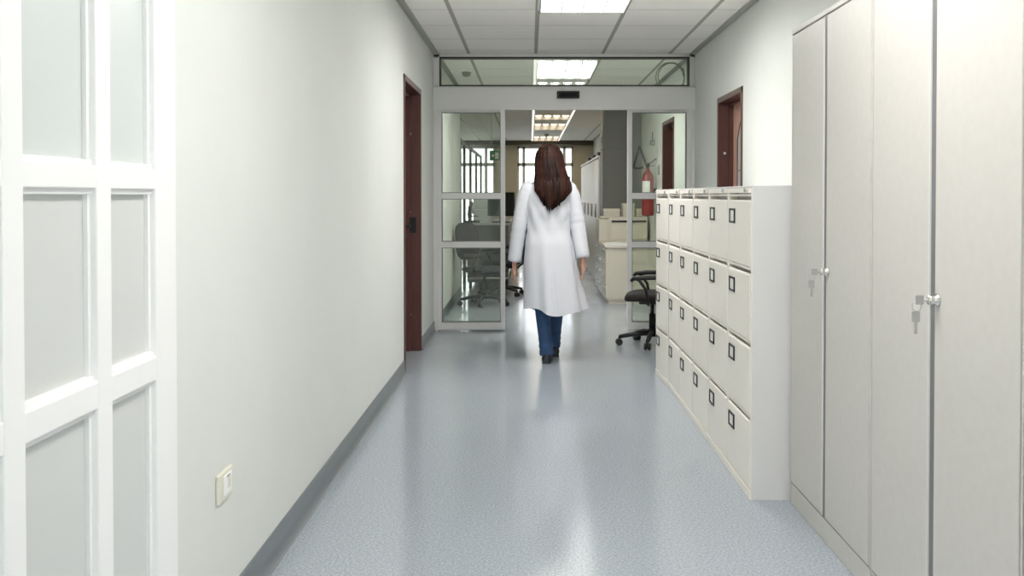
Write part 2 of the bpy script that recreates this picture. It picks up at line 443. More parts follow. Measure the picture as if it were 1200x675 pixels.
# ------------------------------------------------------------------ end windows of the laboratory
for i, (a, b_) in enumerate(WINS):
    f = MB(); y0, y1 = YF + .04, YF + .12
    f.box(a, a + .05, y0, y1, WZ0, WZ1); f.box(b_ - .05, b_, y0, y1, WZ0, WZ1); f.box(a, b_, y0, y1, WZ1 - .05, WZ1); f.box(a, b_, y0, y1, WZ0, WZ0 + .06)
    for x in (a + .16, b_ - .22): f.box(x - .035, x + .035, y0, y1, WZ0, WZ1)
    f.box(a, b_, y0, y1, 1.99, 2.07)
    o = struct('window_%d' % (i + 3), f, M['alu'])
    MB().box(a + .02, b_ - .02, YF + .075, YF + .085, WZ0 + .02, WZ1 - .02).build('pane', M['winpane'], o)
    MB().box(a - .03, b_ + .03, YF - .10, YF + .06, WZ0 - .03, WZ0, bev=.005).build('window_sill', M['white'], o)

# slim dark post screen continuing the corridor line inside the laboratory
f = MB()
for y in (12.75, 13.6, 15.0, 16.6, 18.2): f.box(XL - .07, XL - .03, y - .02, y + .02, 0, 2.05)
f.box(XL - .07, XL - .03, 12.2, 18.22, 2.0, 2.04)
struct('trim_5', f, mat('dark_mullion', (.10, .095, .08, 1), .5))

# ------------------------------------------------------------------ filing cabinets
FW, FD, FH = 0.465, 0.60, 1.318
def filing_cabinet():
    r = thing('filing_cabinet', 'x', 'filing cabinet')
    b = MB(); t = .019
    b.box(.045, FD, 0.001, FW - .001, .0, FH - .002)                      # carcass behind the drawers
    b.box(-.001, FD, 0.001, FW - .001, FH - .008, FH, bev=.002)
    b.box(.002, .05, .0005, .004, 0, FH - .002)
    q = MB()
    q.box(0, .05, 0.001, t, .03, FH - .009, bev=.002); q.box(0, .05, FW - t, FW - .001, .03, FH - .009, bev=.002)
    zt = 1.283; pitch = .3107
    for k in range(4):
        z1 = zt - pitch * k
        q.box(0.0, .05, t, FW - t, z1 - .010, z1 + (.002 if k else .0), bev=.001)
    b.build('carcass', M['filebody'], r); q.build('front_frame', M['filefront'], r)
    MB().box(-.005, .05, .001, FW - .001, 0, .036, bev=.002).build('plinth', M['filefront'], r)
    tp = MB().box(-.008, .05, t + .006, FW - t - .006, zt + .004, FH - .009, bev=.002); tp = tp.build('top_rail', M['filefront'], r)
    MB().cyl((-.007, .075, 1.301), (-.016, .075, 1.301), .0095, 16).build('lock', M['steel'], r)
    for k in range(4):
        z1 = zt - pitch * k; zb = z1 - pitch + .005
        d = MB()
        zf = z1 - .036
        d.prism([(-.0015, zb), (.014, zb), (.020, zf + .002), (.016, zf + .008), (.006, zf + .010), (.000, zf + .006), (-.0015, zf + .001)], 'y', t + .002, FW - t - .002)
        d = d.build('drawer', M['filefront'], r)
        hz = zf - .062
        q = MB(); yc = FW - .100; hw, hh, e = .056, .033, .009
        q.box(-.0065, -.001, yc - hw, yc + hw, hz + hh - e, hz + hh, bev=.001); q.box(-.0065, -.001, yc - hw, yc + hw, hz - hh, hz - hh + e, bev=.001)
        q.box(-.0065, -.001, yc - hw, yc - hw + e * 1.6, hz - hh, hz + hh, bev=.001); q.box(-.0065, -.001, yc + hw - e * 1.6, yc + hw, hz - hh, hz + hh, bev=.001)
        q.build('label_holder', M['black'], d)
        MB().box(-.0033, -.0013, yc - hw + .005, yc + hw - .005, hz - hh + .005, hz + hh - .005).build('label_card', M['label'], d)
    return r
XF = 0.925
fl = ['beige four-drawer filing cabinet standing against the tall grey cupboard, its pale side bare',
      'four-drawer filing cabinet second from the tall grey cupboard',
      'four-drawer filing cabinet third from the tall grey cupboard',
      'four-drawer filing cabinet fourth from the tall grey cupboard',
      'four-drawer filing cabinet fifth from the tall grey cupboard, beside the whiter end one',
      'whiter slightly turned filing cabinet at the row end beside the office chair']
fc = filing_cabinet(); y = 3.912
for i, lb in enumerate(fl):
    o = fc if i == 0 else dup(fc, (0, 0, 0))
    o.location = (XF, y, 0); o['label'] = lb; o['group'] = 'filing cabinets in a row'
    if i == 5: o.location = (XF - .003, y + .012, 0); o.rotation_euler = (0, 0, math.radians(2.2))
    y += FW + .001

# ------------------------------------------------------------------ tall cupboards
CW, CD, CH = 0.92, 0.44, 1.958
def cupboard():
    r = thing('tall_cupboard', 'x', 'cupboard')
    b = MB()
    b.box(.022, CD, .005, CW - .005, .0, CH - .002)
    b.box(0, .03, .004, .012, .088, CH, bev=.002); b.box(0, .03, CW - .012, CW - .004, .088, CH, bev=.002)
    b.box(-.002, CD, .001, CW - .001, CH - .020, CH, bev=.003)
    b.build('carcass', M['cup'], r)
    MB().box(.002, .03, .004, CW - .004, 0, .085, bev=.002).build('plinth', M['cup'], r)
    gap = .46
    MB().box(.0015, .024, gap - .02, gap + .035, .09, CH - .022).build('centre_post', M['cupedge'], r)
    dn = MB().box(-.002, .018, .0155, gap - .006, .092, CH - .025, bev=.003).build('door', M['cup'], r)
    df = MB().box(-.002, .018, gap + .026, CW - .0155, .092, CH - .025, bev=.003).build('door', M['cup'], r)
    MB().box(-.003, -.001, gap + .028, gap + .033, .094, CH - .027, bev=.001).build('edge_strip', M['filebody'], df)
    k = MB()
    ky, kz = gap - .028, 1.0
    k.lathe([(.0, 0), (.017, 0), (.017, .004), (.012, .008), (.011, .016), (.014, .022), (.012, .027), (0.0, .028)], 20)
    k.xform(Matrix.Translation((-.002, ky, kz)) @ Matrix.Rotation(-PI / 2, 4, 'Y'))
    lk = k.build('lock_knob', M['chrome'], r)
    kk = MB()
    kk.cyl((-.030, ky, kz), (-.046, ky, kz), .004, 10)                   # inserted key
    kk.lathe([(0, -.002), (.014, -.002), (.014, .002), (0, .002)], 18, (0, 0, 0))
    kb = MB()
    pts = [(-.046 + .0, ky + .011 * math.cos(a), kz - .012 + .012 * math.sin(a)) for a in [2 * PI * j / 14 for j in range(15)]]
    kk.bm.free()
    kb.cyl((-.028, ky, kz), (-.040, ky, kz), .0035, 10)
    kb.box(-.062, -.040, ky - .0015, ky + .0015, kz - .012, kz + .012, bev=.001)
    ring = [(-.058 + .012 * math.cos(a), ky + .002, kz - .016 + .014 * math.sin(a)) for a in [2 * PI * j / 16 for j in range(17)]]
    kb.tube(ring, .0013, 6)
    kb.box(-.072, -.050, ky - .0015, ky + .0015, kz - .058, kz - .030, bev=.001)
    kb.box(-.065, -.057, ky - .0012, ky + .0012, kz - .090, kz - .056)
    kb.build('key_ring', M['steel'], r)
    return r
cl = ['tall grey two-door cupboard standing against the filing cabinets, keys in its lock',
      'tall grey two-door cupboard with the larger-looking bunch of keys, between two tall cupboards',
      'tall grey cupboard of which only a sliver shows at the frame edge']
cb = cupboard()
for i, lb in enumerate(cl):
    o = cb if i == 0 else dup(cb, (0, 0, 0))
    o.location = (1.083, 3.89 - CW * (i + 1) - .001 * i, 0); o['label'] = lb; o['group'] = 'tall grey cupboards'

# ------------------------------------------------------------------ wall socket
so = thing('wall_socket', 'cream wall socket low on the bare corridor wall', 'socket', (XL, 2.735, .43))
MB().box(0, .010, -.064, .064, -.043, .043, bev=.004).build('face_plate', M['socket'], so)
MB().box(.008, .0135, -.020, .045, -.030, .030, bev=.003).build('insert', M['white'], so)
MB().box(.0125, .0145, .006, .030, -.012, .022, bev=.001).build('rocker', M['socket'], so)
MB().box(.0125, .0142, -.004, .024, .023, .027).build('marking', M['cupedge'], so)

# ------------------------------------------------------------------ office chair
def office_chair(name, label, loc, rz, seat_mat):
    r = thing(name, label, 'chair', loc, rz, 'black office chairs')
    b = MB()
    b.cyl((0, 0, .075), (0, 0, .14), .038, 20, r1=.030)
    for k in range(5):
        a = PI / 2 + .2 + 2 * PI * k / 5; ca, sa = math.cos(a), math.sin(a)
        b.tube([(.02 * ca, .02 * sa, .105), (.15 * ca, .15 * sa, .098), (.285 * ca, .285 * sa, .072)], [.026, .022, .016], 10)
    b.build('star_base', M['black'], r)
    for k in range(5):
        a = PI / 2 + .2 + 2 * PI * k / 5; ca, sa = math.cos(a), math.sin(a)
        w_ = MB(); p = Vector((.285 * ca, .285 * sa, .029)); q = Vector((-sa, ca, 0))
        for s_ in (-1, 1): w_.cyl(p + q * s_ * .006, p + q * s_ * .026, .029, 18)
        w_.cyl(p + q * -.008, p + q * .008, .017, 14); w_.cyl(p + Vector((0, 0, .0)), p + Vector((0, 0, .05)), .007, 8)
        w_.build('caster', M['black'], r)
    MB().cyl((0, 0, .13), (0, 0, .27), .028).cyl((0, 0, .26), (0, 0, .375), .016).build('gas_column', M['black'], r)
    MB().box(-.09, .09, -.11, .11, .355, .385, bev=.008).box(.08, .17, .02, .035, .36, .372).build('tilt_mechanism', M['black'], r)
    # seat: rounded pad with waterfall front (front = +y)
    prof = []
    rings = []
    for z, sc in ((.380, .80), (.388, .93), (.402, 1.0), (.425, 1.0), (.440, .95), (.447, .82)):
        ring = []
        for k in range(40):
            a = 2 * PI * k / 40
            x = abs(math.cos(a)) ** .55 * math.copysign(1, math.cos(a)) * .235 * sc
            y_ = abs(math.sin(a)) ** .55 * math.copysign(1, math.sin(a)) * .225 * sc + .01
            dz = -.018 * max(0, (y_ - .12) / .12) ** 2 + .012 * (x / .235) ** 2
            ring.append((x, y_, z + dz))
        rings.append(ring)
    MB().loft(rings).build('seat', seat_mat, r)
    rings = []
    for u, sc in ((0, .80), (.012, .95), (.03, 1.0), (.048, .95), (.058, .8)):
        ring = []
        for k in range(40):
            a = 2 * PI * k / 40
            x = abs(math.cos(a)) ** .6 * math.copysign(1, math.cos(a)) * .21 * sc
            z = abs(math.sin(a)) ** .6 * math.copysign(1, math.sin(a)) * .22 * sc
            ring.append((x, -.235 - u + .35 * x * x - .10 * (z) ** 2 * 2 - z * .10, .74 + z))
        rings.append(ring)
    MB().loft(rings).build('backrest', seat_mat, r)
    MB().tube([(0, -.08, .362), (0, -.22, .36), (0, -.29, .42), (0, -.305, .60), (0, -.31, .72)], [.016] * 5, 10).build('back_support', M['black'], r)
    for s_ in (-1, 1):
        x = s_ * .265
        MB().tube([(s_ * .10, .03, .368), (s_ * .22, .03, .368), (x, .03, .40), (x, .05, .50), (x, .10, .572), (x, .13, .588)], .013, 10) \
            .tube([(x, .17, .565), (x, .15, .588), (x, .05, .598), (x, -.06, .598), (x, -.09, .59)], [.014, .019, .02, .019, .012], 10).build('armrest', M['black'], r)
    return r
office_chair('office_chair', 'black office chair on castors beside the last filing cabinet, before the glass', (1.045, 8.0, 0), PI / 2 - .15, mat('dark_seat_fabric', (.022, .017, .015, 1), .85, noise=.3, nscale=200))
office_chair('office_chair', 'black office chair standing behind the closed-side glass leaf, near the exit sign', (-.53, 10.9, 0), -2.2, M['blackfab'])
office_chair('office_chair', 'black office chair at the laboratory bench, beside the walking woman', (-.36, 12.0, 0), 1.2, M['blackfab'])

# ------------------------------------------------------------------ laboratory furniture
# bench on the window side
r = thing('lab_bench', 'long laboratory bench with steel top edge and low foot bar, behind the glass leaf', 'bench', (-.62, 14.0, 0))
MB().box(-.25, .33, -1.10, 1.4, .865, .90, bev=.004).build('bench_top', mat('grey_worktop', (.42, .43, .42, 1), .35), r)
MB().box(-.24, .32, -1.08, -1.04, .08, .865).box(-.24, -.20, -1.04, 1.38, .1, .86).box(-.24, .32, 1.34, 1.38, .08, .865).build('side_panel', mat('dark_bench_panel', (.10, .10, .09, 1), .5), r)
MB().tube([(-.22, -1.12, .14), (.31, -1.12, .14)], .014).tube([(.31, -1.12, .14), (.31, 1.36, .14)], .014).build('foot_bar', M['steel'], r)
for k in range(3):
    d = MB().box(.30, .325, -1.0 + .8 * k, -.25 + .8 * k, .58, .85, bev=.003).build('drawer', M['greyslab'], r)
    MB().tube([(.338, -.75 + .8 * k, .72), (.338, -.50 + .8 * k, .72)], .008, 8).build('drawer_handle', M['steel'], d)
for sx in (-.2, .29):
    for sy in (-1.06, 1.36): MB().box(sx - .02, sx + .02, sy - .02, sy + .02, 0, .10).build('leg', M['black'], r)
# shelf rack on the bench
r = thing('bench_shelf', 'grey two-tier shelf rack standing on the laboratory bench', 'shelf', (-.66, 14.35, .90))
for z in (.16, .34): MB().box(-.16, .10, -.9, 1.2, z, z + .022).build('shelf', M['alu'], r)
for sy in (-.88, .15, 1.18): MB().box(-.15, .09, sy - .015, sy + .015, 0, .36).build('upright', M['steel'], r)
# monitor on the bench
r = thing('computer_monitor', 'dark computer monitor on the laboratory bench seen at the doorway edge', 'monitor', (-.40, 13.05, .90), -.5)
MB().box(-.11, .11, -.07, .07, 0, .015, bev=.004).build('stand_base', M['black'], r)
MB().box(-.02, .02, -.012, .012, .012, .14).build('stand_neck', M['black'], r)
MB().box(-.21, .21, -.022, .022, .09, .42, bev=.008).build('screen_casing', M['black'], r)
MB().box(-.19, .19, .021, .024, .12, .40).build('screen', mat('dark_screen', (.02, .022, .025, 1), .15), r)
# microscope
r = thing('microscope', 'small dark microscope on the end of the laboratory bench', 'microscope', (-.36, 12.97, .90), -.6)
for ch in list(r.children): pass
r.location = (-.80, 12.99, .90)
MB().box(-.07, .07, -.09, .09, 0, .03, bev=.008).build('foot', M['black'], r)
MB().tube([(0, -.06, .02), (0, -.075, .12), (0, -.06, .22), (0, -.01, .25)], .018, 10).build('arm', M['black'], r)
MB().box(-.055, .055, -.03, .07, .085, .097).build('stage', M['black'], r)
MB().cyl((0, .02, .12), (0, .01, .26), .014).cyl((0, .01, .26), (0, -.06, .33), .017).build('tube', M['steel'], r)

# low drawer counter on the other side
r = thing('drawer_counter', 'low cream drawer counter with pale worktop beyond the sliding door', 'counter', (.90, 11.05, 0))
MB().box(.015, .62, .012, 1.80, .05, .66).box(.03, .62, .03, 1.8, 0, .06).build('carcass', M['cream'], r)
MB().box(-.015, .63, -.01, 1.82, .66, .69, bev=.004).build('worktop', mat('pale_worktop', (.78, .75, .66, 1), .4), r)
for c_ in range(3):
    for k in range(4):
        z1 = .65 - k * .148
        d = MB().box(-.004, .018, .022 + .59 * c_, .60 + .59 * c_, z1 - .142, z1, bev=.003).build('drawer', M['cream'] if c_ == 0 else M['alu'], r)
        MB().box(-.022, -.003, .20 + .59 * c_, .42 + .59 * c_, z1 - .045, z1 - .025, bev=.002).build('drawer_handle', M['steel'], d)
# papers
for i, (x, y_, a) in enumerate(((1.03, 11.26, .2), (1.06, 11.62, -.3), (1.36, 11.33, .5))):
    o = MB().box(-.105, .105, -.148, .148, 0, .006 + .002 * i).build('paper_stack', M['label']); o.location = (x, y_, .6905 ); o.rotation_euler = (0, 0, a)
    tag(o, ['white paper sheets at the open edge of the cream counter', 'white paper sheets lying in front of the printer on the cream counter', 'white paper sheets on the counter behind the glass leaf'][i], 'papers', 'papers on the counter')
# printer
r = thing('printer', 'cream office printer with dark slot on the low counter', 'printer', (.90, 11.95, .69))
MB().box(.10, .60, 0, .62, .0, .30, bev=.012).box(-.02, .115, .05, .60, 0, .285, bev=.012).box(.0, .60, .04, .60, .29, .315, bev=.012).build('body', M['printer'], r)
MB().box(.14, .58, -.006, .01, .245, .268).build('paper_slot', M['black'], r)
MB().box(.13, .59, -.014, .01, .03, .225, bev=.006).build('paper_tray', M['printer'], r)
# boxes on the printer
for i, (x, y_, sx, sy, h) in enumerate(((1.06, 12.22, .20, .2, .10), (1.28, 12.25, .15, .2, .17), (1.43, 12.28, .10, .2, .10))):
    r = thing('carton', ['low cream carton on the printer next to the walking gap', 'taller cream carton in the middle of the printer top', 'small cream carton on the printer behind the glass leaf'][i], 'box', (x, y_, 1.0055), 0, 'cartons on the printer')
    MB().box(-sx / 2, sx / 2, -sy / 2, sy / 2, 0, h - .02, bev=.003).build('box_body', M['printer'], r)
    MB().box(-sx / 2 - .004, sx / 2 + .004, -sy / 2 - .004, sy / 2 + .004, h - .03, h, bev=.003).build('lid', M['cream'], r)
# telephone
r = thing('telephone', 'small dark desk telephone on the far end of the cream counter', 'telephone', (1.10, 12.76, .69), .1)
MB().prism([(-.09, 0), (.09, 0), (.09, .03), (-.09, .07)], 'x', -.08, .08).build('base', M['black'], r)
MB().tube([(-.06, -.09, .10), (-.06, -.04, .115), (-.06, .04, .095), (-.06, .09, .07)], [.024, .016, .016, .024], 10).build('handset', M['black'], r)

# tall grey cabinet end
r = thing('tall_cabinet', 'ceiling-high grey laminate cabinet standing behind the printer', 'cabinet', (1.02, 12.92, 0))
MB().box(0, .515, 0, .5, 0, 1.905, bev=.003).box(0, .515, 0, .5, 1.912, 2.585, bev=.003).box(.005, .51, .005, .495, 1.9, 1.92).build('carcass', M['greyslab'], r)
for k, (z0, z1) in enumerate(((.08, 1.90), (1.917, 2.58))):
    d = MB().box(-.018, -.001, .01, .49, z0, z1, bev=.002).build('door', M['greyslab'], r)
    MB().tube([(-.030, .06, (1.0, 2.0)[k]), (-.030, .06, (1.15, 2.12)[k])], .006, 8).build('door_handle', M['steel'], d)
# white cabinets in a row
def white_cab():
    r = thing('white_cabinet', 'x', 'cabinet', (0, 0, 0), 0, 'white cabinets along the laboratory wall')
    MB().box(.0, .52, .002, .898, 0, 1.82).build('carcass', M['whitemetal'], r)
    MB().box(-.03, .53, .0, .9, 1.82, 1.85, bev=.003).build('cornice', M['whitemetal'], r)
    for k in range(2):
        d = MB().box(-.018, -.001, .01 + .445 * k, .445 + .445 * k, .08, 1.80, bev=.003).build('door', M['whitemetal'], r)
        MB().tube([(-.03, (.40, .49)[k], .95), (-.03, (.40, .49)[k], 1.15)], .007, 8).build('door_handle', M['steel'], d)
    return r
wc = white_cab()
for i in range(5):
    o = wc if i == 0 else dup(wc, (0, 0, 0))
    o.location = (1.0, 13.45 + .903 * i, 0)
    o['label'] = ['white laboratory cabinet adjoining the ceiling-high grey cabinet', 'second white laboratory cabinet behind the grey one', 'third and middle white laboratory cabinet in the row', 'fourth white laboratory cabinet towards the end window', 'last white laboratory cabinet before the end window'][i]
for i in range(3):
    r = thing('storage_tray', ['black tray on top of the white cabinets next to the grey cabinet', 'black tray on top of the white cabinets, middle of three', 'black tray on top of the white cabinets closest to the end window'][i], 'tray', (1.10, 13.9 + 1.1 * i, 1.85), 0, 'trays on the white cabinets')
    MB().box(-.11, .11, -.17, .17, 0, .015).box(-.11, -.10, -.17, .17, 0, .06).box(.10, .11, -.17, .17, 0, .06).box(-.11, .11, -.17, -.16, 0, .06).box(-.11, .11, .16, .17, 0, .06).build('tray_body', M['black'], r)
# vertical slat blind panels on the wall above
r = thing('vertical_blind', 'white vertical slat blind on the wall above the white cabinets', 'blind', (XR - .05, 13.5, 1.88))
MB().box(-.03, .03, 0, 4.4, .66, .70).build('head_rail', M['whitemetal'], r)
sl = MB()
for k in range(36): sl.box(-.028, .028, .06 + .12 * k - .004, .06 + .12 * k + .004, .0, .66)
sl.xform(Matrix.Identity(4)); sl.build('slats', M['white'], r)

# fire extinguisher on the wall beyond the glass
r = thing('fire_extinguisher', 'red fire extinguisher hung on the wall behind the glass leaf', 'fire extinguisher', (1.43, 11.4, 1.03))
MB().lathe([(0, 0), (.060, 0), (.072, .015), (.074, .04), (.074, .43), (.068, .48), (.045, .525), (.026, .545), (.026, .57), (0, .57)], 28).build('cylinder', M['red'], r)
MB().cyl((0, 0, .565), (0, 0, .61), .024).box(-.025, .03, -.02, .02, .60, .635, bev=.004).build('valve', M['black'], r)
MB().prism([(-.02, .63), (.03, .645), (.10, .70), (.105, .69), (.035, .63), (0, .62)], 'y', -.012, .012).prism([(-.01, .60), (.10, .615), (.10, .605), (.0, .59)], 'y', -.012, .012).build('lever', M['black'], r)
MB().tube([(-.02, -.02, .61), (-.06, -.05, .72), (-.095, -.06, .80), (-.11, -.06, .84), (-.125, -.06, .80), (-.155, -.05, .68), (-.175, -.04, .59), (-.165, -.03, .575), (-.10, -.03, .58), (-.06, -.03, .585)], .013, 10).build('hose', M['black'], r)
rings = [[(.0755 * math.cos(a), .0755 * math.sin(a), z) for a in [-2.75 + 1.45 * j / 12 for j in range(13)]] + [(.0735 * math.cos(a), .0735 * math.sin(a), z) for a in [-1.3 - 1.45 * j / 12 for j in range(13)]] for z in (.20, .42)]
MB().loft(rings).build('instruction_label', M['label'], r)
MB().box(.070, .108, -.04, .04, .30, .34).build('wall_bracket', M['black'], r)
# small wall fittings beyond the glass
o = MB().box(-.014, 0, -.045, .045, -.06, .06, bev=.004).build('light_switch', M['cupedge']); o.location = (XR, 11.18, 1.58)
tag(o, 'grey light switch on the wall beside the far brown door', 'switch')
o = MB().box(-.05, 0, -.05, .05, -.03, .03, bev=.006).cyl((-.02, 0, .03), (-.02, 0, .14), .006).build('wall_sensor', M['cupedge']); o.location = (XR, 11.65, 1.93)
tag(o, 'small grey wall sensor above the fire extinguisher', 'sensor')
# exit sign hanging from the ceiling
r = thing('exit_sign', 'green emergency exit sign hanging from the ceiling behind the glass leaf', 'sign', (-.50, 14.0, 1.87))
MB().box(-.10, .10, -.02, .02, -.075, .075, bev=.004).build('sign_panel', M['green'], r)
MB().box(-.02, .03, -.024, -.018, -.05, .045).prism([(-.075, .0), (-.045, .03), (-.045, .012), (-.03, .012), (-.03, -.012), (-.045, -.012), (-.045, -.03)], 'y', -.024, -.018).build('pictogram', M['label'], r)
for s_ in (-1, 1): MB().cyl((s_ * .07, 0, .07), (s_ * .07, 0, H - 1.87), .005, 8).build('hanging_rod', M['steel'], r)
# smoke detectors
for (x, y_, lb) in ((.36, 20.3, 'round smoke detector on the laboratory ceiling between two louvred lights'), (-.68, 10.1, 'small round smoke detector on the ceiling seen through the transom glass')):
    r = thing('smoke_detector', lb, 'smoke detector', (x, y_, H))
    MB().lathe([(0, 0), (.05, 0), (.052, -.012), (0, -.012)], 24).build('mounting_base', M['trimgrey'], r)
    MB().lathe([(0, -.012), (.046, -.012), (.044, -.035), (.028, -.048), (0, -.05)], 24).build('sensor_head', M['trimgrey'], r)
# coiled cable near the ceiling
tpts = []
for j in range(60):
    a = 2 * PI * j / 28
    tpts.append((1.40 + (.12 + .0006 * j) * math.cos(a), 9.32 + .0012 * j, 2.455 + (.13 + .0004 * j) * math.sin(a)))
o = MB().tube(tpts, .006, 8).build('cable_coil', mat('grey_cable', (.30, .31, .25, 1), .5))
tag(o, 'grey coiled cable hanging under the ceiling behind the transom corner', 'cable')

# ------------------------------------------------------------------ the walking woman
PX, PY = 0.143, 7.17
def sk_body():
    V = []; R = []; E = []
    def v(p, r, parent=None):
        V.append(p); R.append(r if isinstance(r, tuple) else (r, r))
        i = len(V) - 1
        if parent is not None: E.append((parent, i))
        return i
    pel = v((0, 0, .90), (.135, .095))
    sp_ = v((0, 0, 1.04), (.115, .08), pel); chs = v((0, 0, 1.22), (.135, .085), sp_)
    nb = v((0, -.005, 1.37), (.065, .055), chs); nk = v((0, .005, 1.43), .050, nb); hd0 = v((0, .025, 1.485), (.060, .068), nk)
    hd1 = v((0, .025, 1.555), (.070, .082), hd0); hd2 = v((0, .015, 1.605), (.058, .066), hd1)
    n0 = v((0, .100, 1.535), .016, hd1); v((0, .122, 1.515), .012, n0)                  # nose
    v((0, .090, 1.465), .026, hd0)                                                       # chin
    for s in (-1, 1):
        v((s * .078, .02, 1.53), (.010, .018), hd1)                                      # ear
        sh = v((s * .155, 0, 1.335), .050, chs)
        yo = .05 if s < 0 else -.03
        el = v((s * .218, yo * .2, 1.06), .039, sh)
        zw = .765 if s < 0 else .795
        wr = v((s * .262, yo, zw), (.027, .021), el)
        pm = v((s * .264, yo + .008, zw - .055), (.028, .018), wr)
        for k, (dy, L) in enumerate(((.030, .068), (.010, .078), (-.010, .072), (-.030, .055))):
            kn = v((s * .262, yo + .010 + dy, zw - .095), .0095, pm)
            f1 = v((s * .258, yo + .018 + dy, zw - .095 - L * .5), .0085, kn)
            v((s * .246, yo + .026 + dy, zw - .095 - L), .0075, f1)
        t1 = v((s * .254, yo + .048, zw - .060), .011, pm)
        v((s * .246, yo + .060, zw - .100), .0085, t1)
        hp = v((s * .085, 0, .84), .078, pel)
        if s < 0:
            kn_ = v((-.055, .02, .48), .050, hp); an = v((-.012, -.02, .085), .036, kn_); v((-.012, .10, .035), (.035, .024), an)
        else:
            kn_ = v((.075, .16, .48), .050, hp); an = v((.052, .30, .10), .036, kn_); v((.056, .42, .04), (.035, .024), an)
    me = bpy.data.meshes.new('person'); me.from_pydata(V, E, [])
    o = bpy.data.objects.new('person', me); C.objects.link(o)
    m_ = o.modifiers.new('skin', 'SKIN'); m_.use_smooth_shade = True
    for i, r in enumerate(R): me.skin_vertices[0].data[i].radius = r
    me.skin_vertices[0].data[0].use_root = True
    sb = o.modifiers.new('sub', 'SUBSURF'); sb.levels = 2; sb.render_levels = 2
    dg = bpy.context.evaluated_depsgraph_get()
    nm = bpy.data.meshes.new_from_object(o.evaluated_get(dg)); nm.name = 'person'
    o.modifiers.clear(); o.data = nm
    nm.materials.clear(); nm.materials.append(M['skin'])
    for p in nm.polygons: p.use_smooth = True
    return o
person = sk_body()
person.location = (PX, PY, 0)
tag(person, 'woman with long brown hair in a white coat and jeans, walking away down the corridor', 'person')

N = 72
def interp(keys, z):
    for i in range(len(keys) - 1):
        a, b_ = keys[i], keys[i + 1]
        if a[0] >= z >= b_[0]:
            u = (a[0] - z) / (a[0] - b_[0]); u = u * u * (3 - 2 * u) * .5 + u * .5
            return [p + (q - p) * u for p, q in zip(a, b_)]
    return keys[-1]
# coat: z, cx, cy, rx, ry
ck = [(1.425, 0, 0, .062, .060), (1.40, 0, 0, .085, .070), (1.375, 0, 0, .130, .080), (1.345, 0, 0, .172, .093), (1.28, 0, 0, .186, .112), (1.18, 0, 0, .176, .116),
      (1.08, 0, 0, .164, .112), (1.00, 0, 0, .166, .114), (.90, .004, 0, .186, .132), (.76, .012, .01, .202, .150), (.60, .028, .02, .216, .168), (.40, .048, .03, .236, .190)]
cm = MB(); rings = []
zs = [1.425, 1.41, 1.40, 1.388, 1.375] + [1.36 - .02 * k for k in range(48)]
zs = [z for z in zs if z > .41] + [.402]
for z in zs:
    _, cx, cy, rx, ry = interp(ck, z)
    low = max(0, (1.02 - z) / .62); ring = []
    for k in range(N):
        a = 2 * PI * k / N
        fold = .075 * low * math.sin(7 * a + .6 + low) + .035 * low * math.sin(11 * a + 2.0)
        up = max(0, 1 - abs(z - 1.12) / .22)
        fold += .032 * up * math.sin(9 * a + z * 26) + .036 * up * math.sin(5 * a - z * 34)
        if math.sin(a) < -.95 and z < .80: fold -= .10 * min(1, (.80 - z) / .15) * max(0, 1 - abs(a - 1.5 * PI) / .10)   # back vent
        x = cx + rx * math.cos(a) * (1 + fold); y_ = cy + ry * math.sin(a) * (1 + fold)
        dz = (.025 * math.sin(a * 2 + 1) + .012 * math.sin(5 * a)) * low ** 2
        ring.append((x, y_, z + dz))
    rings.append(ring)
cm.loft(rings, caps=False)
# inner face of the hem
inner = []
for z in (.402, .55, .75):
    _, cx, cy, rx, ry = interp(ck, z)
    low = max(0, (1.02 - z) / .62)
    inner.append([(cx + (rx - .008) * math.cos(2 * PI * k / N) * (1 + .075 * low * math.sin(7 * (2 * PI * k / N) + .6 + low)), cy + (ry - .008) * math.sin(2 * PI * k / N) * (1 + .075 * low * math.sin(7 * (2 * PI * k / N) + .6 + low)), z + (.025 * math.sin(2 * (2 * PI * k / N) + 1) + .012 * math.sin(5 * (2 * PI * k / N))) * low ** 2) for k in range(N)])
cm.loft(inner, caps=False)
# sleeves
for s in (-1, 1):
    yo = .05 if s < 0 else -.03
    zw = .765 if s < 0 else .795
    key = [(Vector((s * .118, 0, 1.345)), .050), (Vector((s * .150, 0, 1.325)), .064), (Vector((s * .178, 0, 1.26)), .066), (Vector((s * .204, yo * .1, 1.15)), .061), (Vector((s * .222, yo * .2, 1.05)), .058),
           (Vector((s * .242, yo * .6, .92)), .055), (Vector((s * .262, yo, zw + .01)), .052)]
    pts = []; rs = []
    n = 40
    for j in range(n + 1):
        u = j / n * (len(key) - 1); i = min(int(u), len(key) - 2); f_ = u - i
        p = key[i][0].lerp(key[i + 1][0], f_); r_ = key[i][1] * (1 - f_) + key[i + 1][1] * f_
        w_ = math.exp(-((p.z - 1.06) / .07) ** 2)
        r_ += .0022 * math.sin(j * 1.9) * (.3 + w_) 
        pts.append(p); rs.append(r_)
    pts.append(pts[-1] + Vector((0, 0, .004))); rs.append(rs[-1] - .007)
    pts.append(pts[-1] + Vector((0, 0, .05))); rs.append(rs[-1])
    cm.tube(pts, rs, 24, caps=False)
# collar
coat = cm.build('lab_coat', M['coat'], person)
coat['label'] = 'white knee-length coat'
cr = MB(); rings = []
for z, rx, ry in ((1.375, .100, .082), (1.39, .092, .078), (1.425, .070, .066), (1.44, .064, .062), (1.432, .060, .058), (1.40, .058, .056)):
    rings.append([(rx * math.cos(2 * PI * k / 40), ry * math.sin(2 * PI * k / 40), z) for k in range(40)])
cr.loft(rings, caps=False).build('collar', M['coat'], coat)

